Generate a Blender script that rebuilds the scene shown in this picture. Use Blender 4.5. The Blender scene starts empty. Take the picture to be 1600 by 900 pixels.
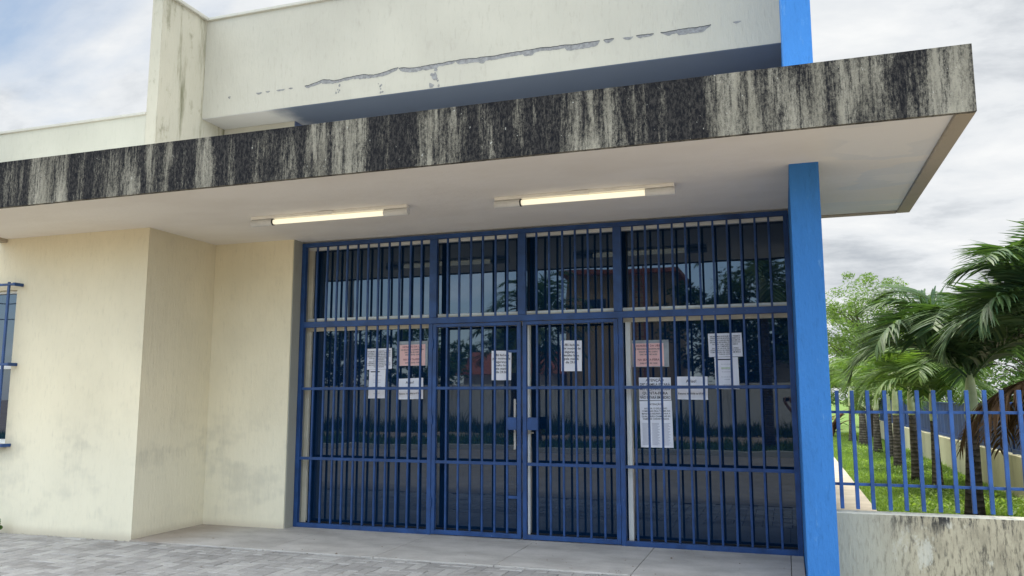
import bpy, bmesh, math, random
import numpy as np
from mathutils import Vector, Matrix
R = math.radians
SC = bpy.context.scene
COL = SC.collection

# ------------------------------------------------------------------ camera, sky, sun, exposure
cam = bpy.data.cameras.new('camera'); camo = bpy.data.objects.new('camera', cam); COL.objects.link(camo)
cam.sensor_width = 36; cam.lens = 36*1264/1600; cam.clip_end = 2000; cam.clip_start = 0.02
camo.location = (0, 0, 1.5); camo.rotation_euler = (R(90+7.679), R(0.02), R(18.561))
SC.camera = camo
SUN_DIR = Vector((-.10, .34, .93)).normalized()
SUN_EL = math.asin(SUN_DIR.z); SUN_AZ = math.atan2(SUN_DIR.x, SUN_DIR.y)
SUN_STRENGTH = 3.0
SKY_STRENGTH = 0.10
EXPOSURE = 0.90
W = bpy.data.worlds.new('World'); SC.world = W; W.use_nodes = True
def build_world():
    nt = W.node_tree; nt.nodes.clear(); N = nt.nodes.new; L = nt.links.new
    out = N('ShaderNodeOutputWorld'); bg = N('ShaderNodeBackground'); L(bg.outputs[0], out.inputs[0])
    bg.inputs[1].default_value = SKY_STRENGTH
    sky = N('ShaderNodeTexSky'); sky.sky_type = 'NISHITA'; sky.sun_disc = False
    sky.sun_elevation = SUN_EL; sky.sun_rotation = SUN_AZ; sky.air_density = 1.3; sky.dust_density = 0.6
    tc = N('ShaderNodeTexCoord'); sp = N('ShaderNodeSeparateXYZ'); L(tc.outputs['Generated'], sp.inputs[0])
    def m(op, a, b=None, clamp=False):
        n = N('ShaderNodeMath'); n.operation = op; n.use_clamp = clamp
        for i, v in enumerate((a, b)):
            if v is None: continue
            if hasattr(v, 'links'): L(v, n.inputs[i])
            else: n.inputs[i].default_value = v
        return n.outputs[0]
    zz = m('ADD', m('MAXIMUM', sp.outputs[2], 0.0), 0.22)
    cb = N('ShaderNodeCombineXYZ'); L(m('DIVIDE', sp.outputs[0], zz), cb.inputs[0]); L(m('DIVIDE', sp.outputs[1], zz), cb.inputs[1])
    def noise(scale, det, dist, off, rough=.55):
        mp = N('ShaderNodeMapping'); mp.inputs['Location'].default_value = off; mp.inputs['Scale'].default_value = (1, 1.5, 1)
        L(cb.outputs[0], mp.inputs[0])
        n = N('ShaderNodeTexNoise'); n.inputs['Scale'].default_value = scale; n.inputs['Detail'].default_value = det
        n.inputs['Roughness'].default_value = rough; n.inputs['Distortion'].default_value = dist; L(mp.outputs[0], n.inputs['Vector'])
        return n.outputs[0]
    n1 = noise(1.15, 9, .35, (3.1, 1.7, 0)); n2 = noise(2.3, 10, .2, (7.3, 4.2, 2), .6)
    # cover is thinner towards the street side (-Y) and a little towards -X
    cov = m('ADD', n1, m('ADD', m('ADD', m('MULTIPLY', sp.outputs[1], .20), m('MULTIPLY', sp.outputs[0], .07)), m('MULTIPLY', m('MULTIPLY', sp.outputs[2], sp.outputs[2]), .35)))
    cr = N('ShaderNodeValToRGB'); L(cov, cr.inputs[0])
    e = cr.color_ramp.elements; e[0].position = .37; e[0].color = (0, 0, 0, 1); e[1].position = .57; e[1].color = (1, 1, 1, 1)
    # cloud tone: grey bases, pale tops
    cc = N('ShaderNodeValToRGB'); L(n2, cc.inputs[0]); e = cc.color_ramp.elements
    e[0].position = .33; e[0].color = (2.9, 3.1, 3.35, 1); e[1].position = .68; e[1].color = (5.2, 5.25, 5.25, 1)
    x = e.new(.5); x.color = (4.4, 4.55, 4.7, 1)
    # thin veil: the blue is hazy too
    veil = N('ShaderNodeMix'); veil.data_type = 'RGBA'; veil.inputs[0].default_value = .6
    L(sky.outputs[0], veil.inputs[6]); veil.inputs[7].default_value = (1.5, 1.9, 2.5, 1)
    mx = N('ShaderNodeMix'); mx.data_type = 'RGBA'; L(cr.outputs[0], mx.inputs[0]); L(veil.outputs[2], mx.inputs[6]); L(cc.outputs[0], mx.inputs[7])
    # unseen sky over the street and overhead boosted as fill for the shaded front
    mr = N('ShaderNodeMapRange'); mr.interpolation_type = 'SMOOTHSTEP'; L(m('SUBTRACT', m('MULTIPLY', sp.outputs[2], .5), m('MULTIPLY', sp.outputs[1], .8)), mr.inputs[0])
    for i, v in enumerate((-.2, .6, 1.0, 3.6)): mr.inputs[1+i].default_value = v
    sc = N('ShaderNodeVectorMath'); sc.operation = 'SCALE'; L(mx.outputs[2], sc.inputs[0]); L(mr.outputs[0], sc.inputs['Scale'])
    L(sc.outputs[0], bg.inputs[0])
build_world()
sl = bpy.data.lights.new('sun', 'SUN'); so = bpy.data.objects.new('sun', sl); COL.objects.link(so)
sl.energy = SUN_STRENGTH; sl.angle = R(14); sl.color = (1, .92, .80)
so.rotation_euler = SUN_DIR.to_track_quat('Z', 'Y').to_euler(); so.location = (0, 20, 30)
vs = SC.view_settings; vs.view_transform = 'Standard'; vs.look = 'None'; vs.gamma = 1; vs.use_curve_mapping = False; vs.exposure = EXPOSURE
SC.cycles.max_bounces = 8; SC.cycles.use_denoising = True

# ------------------------------------------------------------------ node helper
class G:
    def __init__(s, name, rough=.8, spec=.3):
        s.mat = bpy.data.materials.new(name); s.mat.use_nodes = True; s.nt = s.mat.node_tree
        s.b = s.nt.nodes['Principled BSDF']; s.b.inputs['Roughness'].default_value = rough
        s.b.inputs['Specular IOR Level'].default_value = spec
    def N(s, t, **k):
        n = s.nt.nodes.new('ShaderNode'+t)
        for a, v in k.items(): setattr(n, a, v)
        return n
    def put(s, sock, v):
        if isinstance(v, bpy.types.NodeSocket): s.nt.links.new(v, sock)
        elif v is not None:
            if sock.type == 'RGBA' and len(v) == 3: v = (*v, 1)
            sock.default_value = v
    def m(s, op, a, b=None, c=None, clamp=False):
        n = s.N('Math', operation=op, use_clamp=clamp)
        for i, v in enumerate((a, b, c)): s.put(n.inputs[i], v)
        return n.outputs[0]
    def pos(s, scale=(1, 1, 1), loc=(0, 0, 0), obj=False):
        src = s.N('TexCoord').outputs['Object'] if obj else s.N('NewGeometry').outputs['Position']
        mp = s.N('Mapping'); s.put(mp.inputs[0], src); mp.inputs['Scale'].default_value = scale; mp.inputs['Location'].default_value = loc
        return mp.outputs[0]
    def noise(s, scale, st=(1, 1, 1), det=6, rough=.6, loc=(0, 0, 0), obj=False, dist=0):
        n = s.N('TexNoise'); n.inputs['Scale'].default_value = scale; n.inputs['Detail'].default_value = det
        n.inputs['Roughness'].default_value = rough; n.inputs['Distortion'].default_value = dist
        s.put(n.inputs['Vector'], s.pos(st, loc, obj)); return n.outputs[0]
    def ramp(s, f, a, b, lo=0., hi=1.):
        n = s.N('MapRange'); n.interpolation_type = 'SMOOTHSTEP'; s.put(n.inputs[0], f)
        for i, v in enumerate((a, b, lo, hi)): n.inputs[1+i].default_value = v
        return n.outputs[0]
    def mix(s, f, a, b, mode='MIX'):
        n = s.N('Mix', data_type='RGBA', blend_type=mode); s.put(n.inputs[0], f); s.put(n.inputs[6], a); s.put(n.inputs[7], b); return n.outputs[2]
    def xyz(s):
        n = s.N('SeparateXYZ'); s.put(n.inputs[0], s.N('NewGeometry').outputs['Position']); return n.outputs
    def attr(s, name): return s.N('Attribute', attribute_name=name).outputs['Fac']
    def bump(s, h, dist=.01, strength=1.):
        n = s.N('Bump'); n.inputs['Distance'].default_value = dist; n.inputs['Strength'].default_value = strength
        s.put(n.inputs['Height'], h); s.put(s.b.inputs['Normal'], n.outputs[0])
    def done(s, col): s.put(s.b.inputs['Base Color'], col); return s.mat

def simple(name, col, rough=.6, var=.12, scale=9, spec=.3, metal=0, bump=0, obj=True):
    g = G(name, rough, spec); g.b.inputs['Metallic'].default_value = metal
    n = g.noise(scale, obj=obj); c = g.mix(g.ramp(n, .3, .7), [x*(1-var) for x in col], [min(1, x*(1+var)) for x in col])
    if bump: g.bump(g.noise(scale*6, obj=obj), bump)
    return g.done(c)

def plaster(name, base, grime=.5, low=0., dirt=(.16, .15, .13), scratch=1., streak=.0, blue=False):
    """rolled textured render: fine vertical grain, mould, rising damp, painted ground bounce"""
    g = G(name, .9, .15); p = g.xyz()
    fine = g.noise(30, (1, 1, .20), 6, .75); fine2 = g.noise(14, (1, 1, .35), 6, .7)
    big = g.noise(.9, (1, 1, .8), 5, .55); mid = g.noise(5, (1, 1, .6), 7, .68)
    c = g.mix(g.ramp(big, .3, .7), [x*.93 for x in base], [min(1, x*1.05) for x in base])
    c = g.mix(g.ramp(fine, .52, .74, 0, .30 if not blue else .5), c, [x*.6 for x in base])
    c = g.mix(g.ramp(mid, .56, .74, 0, .28*grime), c, dirt)
    if low:   # painted ground bounce, plus rising damp and mould blotches between 0.2 and 1.3 m
        hb = g.m('MULTIPLY', g.ramp(p[2], 1.55, .85), g.ramp(p[2], .02, .3, .35, 1))
        bl = g.ramp(g.m('ADD', g.m('ADD', g.noise(1.7, (1, 1, 1.6), 3, .6, (4, 2, 1)), g.m('MULTIPLY', fine2, .25)), g.m('MULTIPLY', fine, .22)), .70, .96)
        c = g.mix(g.m('MULTIPLY', g.m('MULTIPLY', hb, bl), .30*low), c, dirt)
        c = g.mix(g.m('MULTIPLY', g.ramp(p[2], .10, .0), .45*low), c, (.30, .20, .12))
        c = g.mix(g.m('MULTIPLY', g.ramp(p[2], 1.6, .5), .35*low), c, [min(1, x*1.04) for x in (.66, .66, .56)])  # lower wall painted paler to stand in for light off the ground
    if streak:
        st = g.ramp(g.noise(5, (1, 1, .12), 6, .7, (1, 5, 2)), .5, .72)
        c = g.mix(g.m('MULTIPLY', st, streak), c, dirt)
    if blue:
        c = g.mix(g.m('MULTIPLY', g.ramp(fine2, .60, .70), .45), c, (.16, .34, .60)); c = g.mix(g.m('MULTIPLY', g.ramp(g.noise(3, (1, 1, .3), 6, .7, (2, 2, 9)), .5, .75), .35), c, (.04, .13, .30))
    g.bump(g.m('ADD', fine, g.m('MULTIPLY', fine2, .7)), .006*scratch)
    return g.done(c)

M = {}
M['cream'] = plaster('cream_render', (.74, .67, .49), .3, low=1.)
M['cream_side'] = plaster('cream_render_stained', (.70, .64, .49), .4, low=1.1)
M['beam'] = plaster('pale_render', (.405, .395, .335), .5)
M['fin'] = plaster('mouldy_render', (.44, .425, .345), 2.4, streak=.9, dirt=(.15, .15, .09))
M['parapet'] = plaster('parapet_render', (.43, .43, .36), .8, dirt=(.25, .26, .17))
M['grey_return'] = plaster('grey_render', (.36, .36, .31), .5)
M['blue_col'] = plaster('blue_painted_render', (.048, .195, .51), .10, dirt=(.02, .10, .32), scratch=3, blue=True)
M['garden_render'] = plaster('garden_wall_render', (.52, .50, .34), .5, streak=.35)
M['street_wall'] = plaster('street_wall_render', (.74, .72, .66), .8, streak=.6)
def lowwall():
    g = G('stained_low_wall', .92, .12); p = g.xyz()
    grad = g.ramp(p[0], .45, 1.0)
    fine = g.noise(48, (1, 1, .22), 5, .65); st = g.noise(17, (1, 1, .25), 8, .75, (2, 7, 1)); bl = g.noise(4.5, (1, 1, .5), 7, .7, (9, 1, 1))
    c = g.mix(grad, (.40, .40, .33), (.44, .40, .29))
    c = g.mix(g.m('MULTIPLY', g.ramp(g.noise(3.2, (1, 1, .5), 6, .7, (3, 3, 1)), .42, .62), g.m('MULTIPLY', grad, .55)), c, (.20, .18, .13))
    c = g.mix(g.m('MULTIPLY', g.ramp(fine, .50, .66), g.m('ADD', .25, g.m('MULTIPLY', grad, .5))), c, (.12, .11, .08))
    c = g.mix(g.m('MULTIPLY', g.ramp(st, .53, .66), g.m('ADD', .05, g.m('MULTIPLY', grad, .7))), c, (.065, .062, .055))
    c = g.mix(g.m('MULTIPLY', g.ramp(bl, .56, .64), g.m('MULTIPLY', grad, .6)), c, (.60, .60, .52))
    c = g.mix(g.m('MULTIPLY', g.ramp(p[2], .42, .58), g.m('MULTIPLY', g.ramp(st, .46, .60), grad)), c, (.04, .04, .04))
    c = g.mix(g.ramp(p[2], .585, .5895), c, (.62, .60, .50))
    g.bump(g.m('ADD', fine, st), .006); return g.done(c)
M['lowwall'] = lowwall()
def fascia():
    g = G('black_streaked_concrete', .95, .1); s = g.attr('stain')
    a = g.noise(15, (1, 1, .07), 8, .80); b = g.noise(60, (1, 1, .40), 6, .85); h = g.noise(5, (1, 1, .22), 6, .65, (3, 3, 3)); f = g.noise(120, (1, 1, .8), 3, .7, (3, 1, 3))
    base = g.mix(g.ramp(h, .3, .7), (.25, .235, .185), (.38, .36, .29))
    base = g.mix(g.ramp(a, .45, .65, 0, .45), base, (.17, .16, .13))
    # each point is dark where the streak and grit noises stay under the local stain amount
    v = g.m('ADD', g.m('MULTIPLY', a, .52), g.m('ADD', g.m('MULTIPLY', b, .22), g.m('ADD', g.m('MULTIPLY', h, .12), g.m('MULTIPLY', f, .14))))
    th = g.m('ADD', .460, g.m('MULTIPLY', s, .135))
    k = g.ramp(g.m('SUBTRACT', th, v), -.095, .08)
    dk = g.mix(g.ramp(b, .42, .62), (.010, .011, .014), (.05, .048, .045))
    c = g.mix(k, base, dk)
    speck = g.ramp(g.noise(30, (1, 1, .7), 3, .6, (5, 5, 5)), .72, .74)
    c = g.mix(g.m('MULTIPLY', speck, .7), c, (.5, .5, .45))
    g.bump(b, .006); return g.done(c)
M['fascia'] = fascia()
def soffit():
    g = G('painted_soffit', .85, .2); p = g.xyz()
    n = g.noise(.8, (1, 2.2, 1), 3, .5, (2, 1, 0)); n2 = g.noise(1.0, (.8, 1.9, 1), 3, .45, (5, 2, 0), dist=.4)
    c = g.mix(g.ramp(n, .35, .65), (.79, .75, .69), (.84, .805, .75))
    right = g.ramp(p[0], .25, .55)
    c = g.mix(g.m('MULTIPLY', right, g.ramp(n2, .47, .50, 0, .6)), c, (.70, .71, .71))
    c = g.mix(g.m('MULTIPLY', right, g.ramp(n2, .58, .60, 0, .6)), c, (.84, .81, .76))
    g.bump(g.noise(14, det=4), .004); return g.done(c)
M['soffit'] = soffit()
M['rim'] = plaster('bare_concrete_rim', (.42, .37, .29), 1.1, dirt=(.10, .09, .07))
M['coping'] = plaster('pale_coping', (.44, .44, .39), 1.2, dirt=(.22, .23, .2))
M['recess'] = simple('slate_blue_paint', (.085, .115, .20), .7)
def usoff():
    g = G('grey_blue_soffit_bounce', .8, .2); p = g.xyz(); e = g.m('ADD', p[0], g.m('MULTIPLY', g.noise(3, det=4), .5))
    return g.done(g.mix(g.ramp(e, -5.6, -5.1), (.46, .46, .44), (.095, .118, .155)))  # pale left end paints in the light bounced off the wall below
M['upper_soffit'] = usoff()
M['cement'] = simple('bare_cement', (.20, .205, .205), .95, .25, 25)
M['crack'] = simple('dark_crack', (.03, .033, .04), .95)
def slab():
    g = G('worn_concrete_floor', .85, .25); p = g.xyz()
    n = g.noise(1.8, (1, 1.6, 1), 7, .62); f = g.noise(45, det=5)
    c = g.mix(g.ramp(n, .3, .7), (.34, .325, .30), (.48, .46, .43))
    c = g.mix(g.ramp(f, .5, .75, 0, .3), c, (.2, .2, .2))
    c = g.mix(g.m('MULTIPLY', g.ramp(p[0], -5.7, -6.5), .5), c, (.26, .20, .14))
    g.bump(f, .002); return g.done(c)
M['slab'] = slab()
def paver():
    g = G('grey_concrete_paver', .9, .2); r = g.N('NewGeometry').outputs['Random Per Island']
    n = g.noise(2.0, det=6); f = g.noise(60, det=4)
    c = g.mix(r, (.27, .262, .25), (.40, .39, .37)); c = g.mix(g.ramp(n, .45, .72, 0, .55), c, (.14, .13, .12))
    c = g.mix(g.ramp(f, .45, .75, 0, .35), c, (.13, .125, .12)); g.bump(f, .003); return g.done(c)
M['paver'] = paver()
M['sand'] = simple('joint_sand', (.10, .095, .085), .95, .3, 20)
M['asphalt'] = simple('street_surface', (.23, .20, .165), .92, .2, 3, obj=False)
M['soil'] = simple('dry_soil', (.26, .20, .14), .95, .35, 1.2, obj=False)
def lawn():
    g = G('lawn_ground', .95, .1); n = g.noise(1.3, det=6); f = g.noise(22, det=5)
    c = g.mix(g.ramp(n, .35, .65), (.11, .18, .05), (.17, .26, .08)); c = g.mix(g.ramp(f, .45, .7, 0, .6), c, (.05, .11, .02))
    c = g.mix(g.ramp(g.noise(.9, det=5, loc=(8, 3, 1)), .60, .72, 0, .6), c, (.17, .14, .08)); g.bump(f, .04); return g.done(c)
M['lawn'] = lawn()
M['path'] = simple('garden_path_concrete', (.42, .38, .32), .9, .12, 2.5, obj=False)
def chipped(name, col, k=.8):
    g = G(name, .42, .4); n = g.noise(5); c = g.mix(g.ramp(n, .3, .7), [x*.75 for x in col], [x*1.25 for x in col])
    c = g.mix(g.ramp(g.noise(34, (1, 1, .35), 5, .7, (6, 1, 2)), .69, .73, 0, k), c, (.32, .36, .40))
    c = g.mix(g.ramp(g.noise(22, (1, 1, .6), 6, .75, (1, 8, 3)), .68, .75, 0, .7), c, (.10, .045, .022))
    return g.done(c)
M['grille'] = chipped('navy_gloss_paint', (.014, .052, .165))
M['fencepaint'] = chipped('blue_fence_paint', (.024, .085, .26), .5)
M['alu'] = simple('white_aluminium', (.82, .83, .80), .4, .06, 6, .5)
M['alu_beige'] = simple('beige_frame', (.68, .64, .52), .5, .08, 6)
M['dark'] = simple('black_seal', (.01, .011, .014), .5)
M['handle'] = simple('pale_metal_handle', (.6, .56, .5), .35, .05, 8, .5)
def glass(name='tinted_glass', tint=(.003, .016, .045), ior=1.78):
    g = G(name, .015, .5); g.b.inputs['IOR'].default_value = ior; g.b.inputs['Specular Tint'].default_value = (.70, .84, 1, 1); g.b.inputs['Base Color'].default_value = (*tint, 1)
    n = g.N('Bump'); n.inputs['Distance'].default_value = .0012; g.put(n.inputs['Height'], g.noise(.9, det=2)); g.put(g.b.inputs['Normal'], n.outputs[0])
    return g.mat
M['glass'] = glass()
M['paperw'] = simple('white_paper', (.88, .88, .94), .7, .03, 12, .2)
M['paperp'] = simple('pink_paper', (.86, .56, .54), .7, .04, 12, .2)
M['ink'] = simple('dark_ink', (.03, .03, .05), .8)
M['greyink'] = simple('grey_ink', (.42, .43, .50), .8)
M['greenink'] = simple('green_ink', (.45, .60, .35), .8)
M['redink'] = simple('maroon_ink', (.22, .05, .07), .8)
M['tape'] = simple('plastic_sleeve', (.30, .33, .36), .25, .2, 8, .5)
M['lampbody'] = simple('white_lamp_body', (.80, .78, .72), .45, .05, 8, .4)
M['lampcap'] = simple('grey_lamp_cap', (.62, .62, .60), .5, .1, 8)
def emis():
    g = G('lit_tube', .5); g.b.inputs['Base Color'].default_value = (.8, .75, .6, 1)
    g.b.inputs['Emission Color'].default_value = (1, .90, .66, 1); g.b.inputs['Emission Strength'].default_value = .45; return g.mat
M['tube'] = emis()
def leafmat(name, a, b, rough=.5, trans=.3, spec=.25):
    g = G(name, rough, spec); r = g.N('NewGeometry').outputs['Random Per Island']
    c = g.mix(r, a, b); g.put(g.b.inputs['Base Color'], c)
    t = g.N('BsdfTranslucent'); g.put(t.inputs[0], g.mix(1., c, (1.5, 1.7, .6), 'MULTIPLY'))
    mx = g.N('MixShader'); mx.inputs[0].default_value = trans
    o = g.nt.nodes['Material Output']; g.nt.links.new(g.b.outputs[0], mx.inputs[1]); g.nt.links.new(t.outputs[0], mx.inputs[2]); g.nt.links.new(mx.outputs[0], o.inputs[0])
    return g.mat
M['palmleaf'] = leafmat('palm_leaflet', (.038, .090, .045), (.115, .185, .075), .5, .2, .22)
M['palmleaf_light'] = leafmat('pale_green_palm_leaflet', (.055, .12, .035), (.17, .25, .07), .5, .3)  # paler, yellower green for the smaller palms of the row
M['deadleaf'] = leafmat('dead_palm_leaf', (.10, .055, .03), (.22, .13, .07), .8, .1, .1)
M['feather'] = leafmat('feathery_leaf', (.07, .125, .035), (.16, .24, .075), .6, .45)
M['leaf_mid'] = leafmat('broad_leaf', (.03, .08, .018), (.10, .17, .04), .5, .3)
M['leaf_dark'] = leafmat('dense_dark_leaf', (.015, .04, .012), (.05, .09, .025), .5, .25)
M['blade'] = leafmat('grass_blade', (.13, .21, .06), (.27, .36, .11), .6, .4)
M['bark'] = simple('dark_bark', (.075, .062, .05), .95, .35, 12, .1, bump=.02)
def ptrunk():
    g = G('ringed_palm_trunk', .95, .1); p = g.xyz(); n = g.noise(9, det=6)
    w = g.m('SINE', g.m('ADD', g.m('MULTIPLY', p[2], 85), g.m('MULTIPLY', n, 5)))
    c = g.mix(g.ramp(n, .35, .65), (.07, .06, .05), (.16, .14, .115)); c = g.mix(g.ramp(w, .5, .95, 0, .7), c, (.03, .027, .022))
    c = g.mix(g.m('MULTIPLY', g.ramp(p[2], .7, .1), .35), c, (.05, .045, .035)); g.bump(w, .006); return g.done(c)
M['ptrunk'] = ptrunk()
M['crownshaft'] = simple('green_crownshaft', (.46, .52, .28), .45, .22, 5, .4)
M['panel'] = simple('navy_panel', (.012, .05, .17), .55, .2, 3)
M['tan'] = plaster('tan_render', (.42, .31, .17), .3)
M['rooftile'] = simple('clay_roof', (.30, .10, .06), .9, .3, 6)
M['pole'] = simple('grey_pole', (.25, .24, .22), .9)
M['wire'] = simple('black_cable', (.02, .02, .02), .7)
M['skin'] = simple('skin', (.32, .17, .11), .6, .05); M['shirt'] = simple('pale_shirt', (.5, .5, .55), .9, .08)
M['trouser'] = simple('dark_trousers', (.04, .045, .06), .9); M['hair'] = simple('dark_hair', (.015, .012, .01), .7); M['phone'] = simple('black_phone', (.01, .01, .01), .3)
M['shoe'] = simple('dark_shoe', (.03, .025, .02), .6)

# ------------------------------------------------------------------ mesh helpers
class MB:
    def __init__(s): s.v = []; s.f = []
    def add(s, vs, fs): o = len(s.v); s.v += [tuple(v) for v in vs]; s.f += [tuple(i+o for i in f) for f in fs]; return s
    def box(s, a, b):
        (x0, y0, z0), (x1, y1, z1) = a, b
        return s.add([(x0,y0,z0),(x1,y0,z0),(x1,y1,z0),(x0,y1,z0),(x0,y0,z1),(x1,y0,z1),(x1,y1,z1),(x0,y1,z1)],
                     [(0,3,2,1),(4,5,6,7),(0,1,5,4),(1,2,6,5),(2,3,7,6),(3,0,4,7)])
    def tube(s, pts, rad, n=8, cap=True):
        pts = [Vector(p) for p in pts]; rad = rad if hasattr(rad, '__len__') else [rad]*len(pts); rings = []
        up = Vector((.13, .07, 1)).normalized()
        for i, p in enumerate(pts):
            d = (pts[min(i+1, len(pts)-1)]-pts[max(i-1, 0)]).normalized()
            if abs(d.dot(up)) > .95: up = Vector((1, .1, .05)).normalized()
            u = d.cross(up).normalized(); w = u.cross(d).normalized()
            rings.append([p+(u*math.cos(2*math.pi*k/n)+w*math.sin(2*math.pi*k/n))*rad[i] for k in range(n)])
        vs = [v for r in rings for v in r]; fs = []
        for i in range(len(pts)-1):
            for k in range(n): fs.append((i*n+k, i*n+(k+1) % n, (i+1)*n+(k+1) % n, (i+1)*n+k))
        if cap: fs += [tuple(range(n))[::-1], tuple(range((len(pts)-1)*n, len(pts)*n))]
        return s.add(vs, fs)
    def prism(s, poly, y0, y1):   # poly in XZ
        n = len(poly); vs = [(x, y0, z) for x, z in poly]+[(x, y1, z) for x, z in poly]
        return s.add(vs, [tuple(range(n)), tuple(range(2*n-1, n-1, -1))]+[(i, i+n, (i+1) % n+n, (i+1) % n) for i in range(n)])
    def obj(s, name, mat, parent=None, loc=None, bevel=0, smooth=False, fix=False):
        me = bpy.data.meshes.new(name); o = bpy.data.objects.new(name, me)
        base = Vector(loc) if loc is not None else (world(parent) if parent else Vector((0, 0, 0)))
        me.from_pydata([tuple(Vector(v)-base) for v in s.v], [], s.f)
        me.materials.append(mat)
        if fix:
            bm = bmesh.new(); bm.from_mesh(me); bmesh.ops.recalc_face_normals(bm, faces=bm.faces); bm.to_mesh(me); bm.free()
        if smooth:
            for p in me.polygons: p.use_smooth = True
        COL.objects.link(o); WL[o.name] = base
        if parent: o.parent = parent; o.location = base-world(parent)
        else: o.location = base
        if bevel:
            m = o.modifiers.new('bevel', 'BEVEL'); m.width = bevel; m.segments = 2; m.limit_method = 'ANGLE'
        return o
WL = {}
def world(o): return WL[o.name]
def B(a, b): return MB().box(a, b)
def tag(o, label, cat, group=None):
    o['label'] = label; o['category'] = cat
    if group: o['group'] = group
    return o
def thing(name, label, cat, loc, group=None):
    o = bpy.data.objects.new(name, None); COL.objects.link(o); o.location = loc; o.empty_display_size = .2; WL[o.name] = Vector(loc)
    return tag(o, label, cat, group)
def struct(o, kind='structure'): o['kind'] = kind; return o

# ------------------------------------------------------------------ ground
struct(B((-400, -400, -.40), (400, 400, -.16)).obj('ground', M['soil']))
struct(B((-60, -6.9, -.155), (60, -.5, -.15)).obj('road', M['asphalt']))
struct(B((-60, -7.05, -.155), (60, -6.9, .0)).obj('kerb', M['coping'], bevel=.01))
struct(B((-40, 5.0, -.155), (.3, 7.1, -.032)).obj('pavement_bed', M['sand']))
struct(B((-40, -.5, -.155), (.3, 4.995, -.02)).obj('forecourt', M['asphalt']))
struct(B((.3, -.5, -.155), (40, 7.09, -.028)).obj('pavement', M['asphalt']))
def pavers():
    mb = MB(); w = .113; L = .226; g = .006; rnd = random.Random(4)
    for i in range(-92, 3):
        for j in range(45, 63):
            mm = (i-j) % 4
            if mm == 0: a, b = (i*w, j*w), (i*w+L, j*w+w)
            elif mm == 3: a, b = (i*w, j*w), (i*w+w, j*w+L)
            else: continue
            x0, y0 = a[0]+g/2, a[1]+g/2; x1, y1 = b[0]-g/2, b[1]-g/2
            y1 = min(y1, 7.093)
            if y0 > y1-.01 or x1 > .33: continue
            h = -.012+rnd.uniform(-.003, .003); t = .005; d = [rnd.uniform(-.0015, .0015) for _ in range(4)]
            mb.add([(x0,y0,-.04),(x1,y0,-.04),(x1,y1,-.04),(x0,y1,-.04),(x0,y0,h-t),(x1,y0,h-t),(x1,y1,h-t),(x0,y1,h-t),
                    (x0+t,y0+t,h+d[0]),(x1-t,y0+t,h+d[1]),(x1-t,y1-t,h+d[2]),(x0+t,y1-t,h+d[3])],
                   [(0,1,5,4),(1,2,6,5),(2,3,7,6),(3,0,4,7),(4,5,9,8),(5,6,10,9),(6,7,11,10),(7,4,8,11),(8,9,10,11)])
    struct(mb.obj('paving', M['paver']))
pavers()
# entrance slab cast in bays with open joints
mb = MB(); xs = [-6.668, -5.0, -3.775, -2.56, -1.32, -.02, .095]
for a, b in zip(xs, xs[1:]): mb.box((a+.003, 7.103, -.15), (b-.003, 8.61, 0))
struct(mb.obj('entrance_floor', M['slab'], bevel=.004))
struct(B((-6.6, 7.12, -.15), (.09, 8.6, -.012)).obj('floor_bed', M['sand']))

def litter():
    rs = random.Random(77); mb = MB()
    for k in range(260):
        x = rs.uniform(-9, .0); y = rs.choice((rs.uniform(5.2, 7.08), rs.uniform(7.0, 7.2), rs.uniform(7.2, 8.3)))
        if x < -6.65 and y > 7.08: y = 7.08-abs(rs.gauss(0, .05))
        s = rs.uniform(.004, .014)*(2 if rs.random() < .12 else 1); a = rs.uniform(0, 6.28); h = .002 if y > 7.1 else -.006
        mb.add([(x+s*math.cos(a+q)*w, y+s*math.sin(a+q)*w, h+rs.uniform(.001, .006)) for q, w in ((0, 1), (1.4, .5), (3.1, 1), (4.6, .5))], [(0, 1, 2, 3)])
    struct(mb.obj('litter', M['deadleaf_litter']), 'stuff')
M['deadleaf_litter'] = simple('dry_litter', (.16, .12, .08), .95, .4, 30)
litter()

# ------------------------------------------------------------------ the building
bld = thing('public_building', 'cream rendered public building with a blue pillar and a wide black-stained concrete canopy', 'building', (-4, 8, 0))
# wall left of the entrance with its window opening
mb = MB(); WX0, WX1, WZ0, WZ1 = -9.9, -8.565, .965, 2.76
mb.box((-14, 7.13, -.15), (WX0, 7.38, 3.42)).box((WX1, 7.13, -.15), (-6.67, 7.38, 3.40))
mb.box((WX0, 7.13, -.15), (WX1, 7.38, WZ0)).box((WX0, 7.13, WZ1), (WX1, 7.38, 3.42))
B((-14, 7.13, 3.422), (-6.822, 7.38, 4.711)).obj('parapet_wall', M['parapet'], bld)
mb.obj('front_wall', M['cream'], bld)
B((-14, 7.11, 4.711), (-6.822, 7.42, 4.745)).obj('coping', M['coping'], bld, bevel=.006)
B((-6.82, 7.3805, -.15), (-6.67, 14, 3.40)).obj('side_wall', M['cream'], bld)
B((-6.82, 7.13, 3.402), (-6.67, 14, 6.158)).obj('fin_wall', M['fin'], bld)
B((-6.86, 7.10, 6.158), (-6.63, 14, 6.20)).obj('coping', M['coping'], bld, bevel=.006)
B((-6.668, 8.25, -.15), (-5.545, 8.62, 3.40)).obj('recessed_wall', M['cream'], bld)
B((-5.5445, 8.262, -.15), (-5.535, 8.60, 3.40)).obj('wall_return', M['grey_return'], bld)
B((-6.668, 8.30, 3.40), (-5.63, 9.09, 4.891)).obj('upper_wall', M['beam'], bld)
B((-5.629, 8.303, 3.84), (-5.62, 9.09, 4.890)).obj('recess_side', M['recess'], bld)
B((-5.62, 9.1, 3.84), (.10, 9.2, 4.8985)).obj('recess_back_wall', M['recess'], bld)
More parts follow.
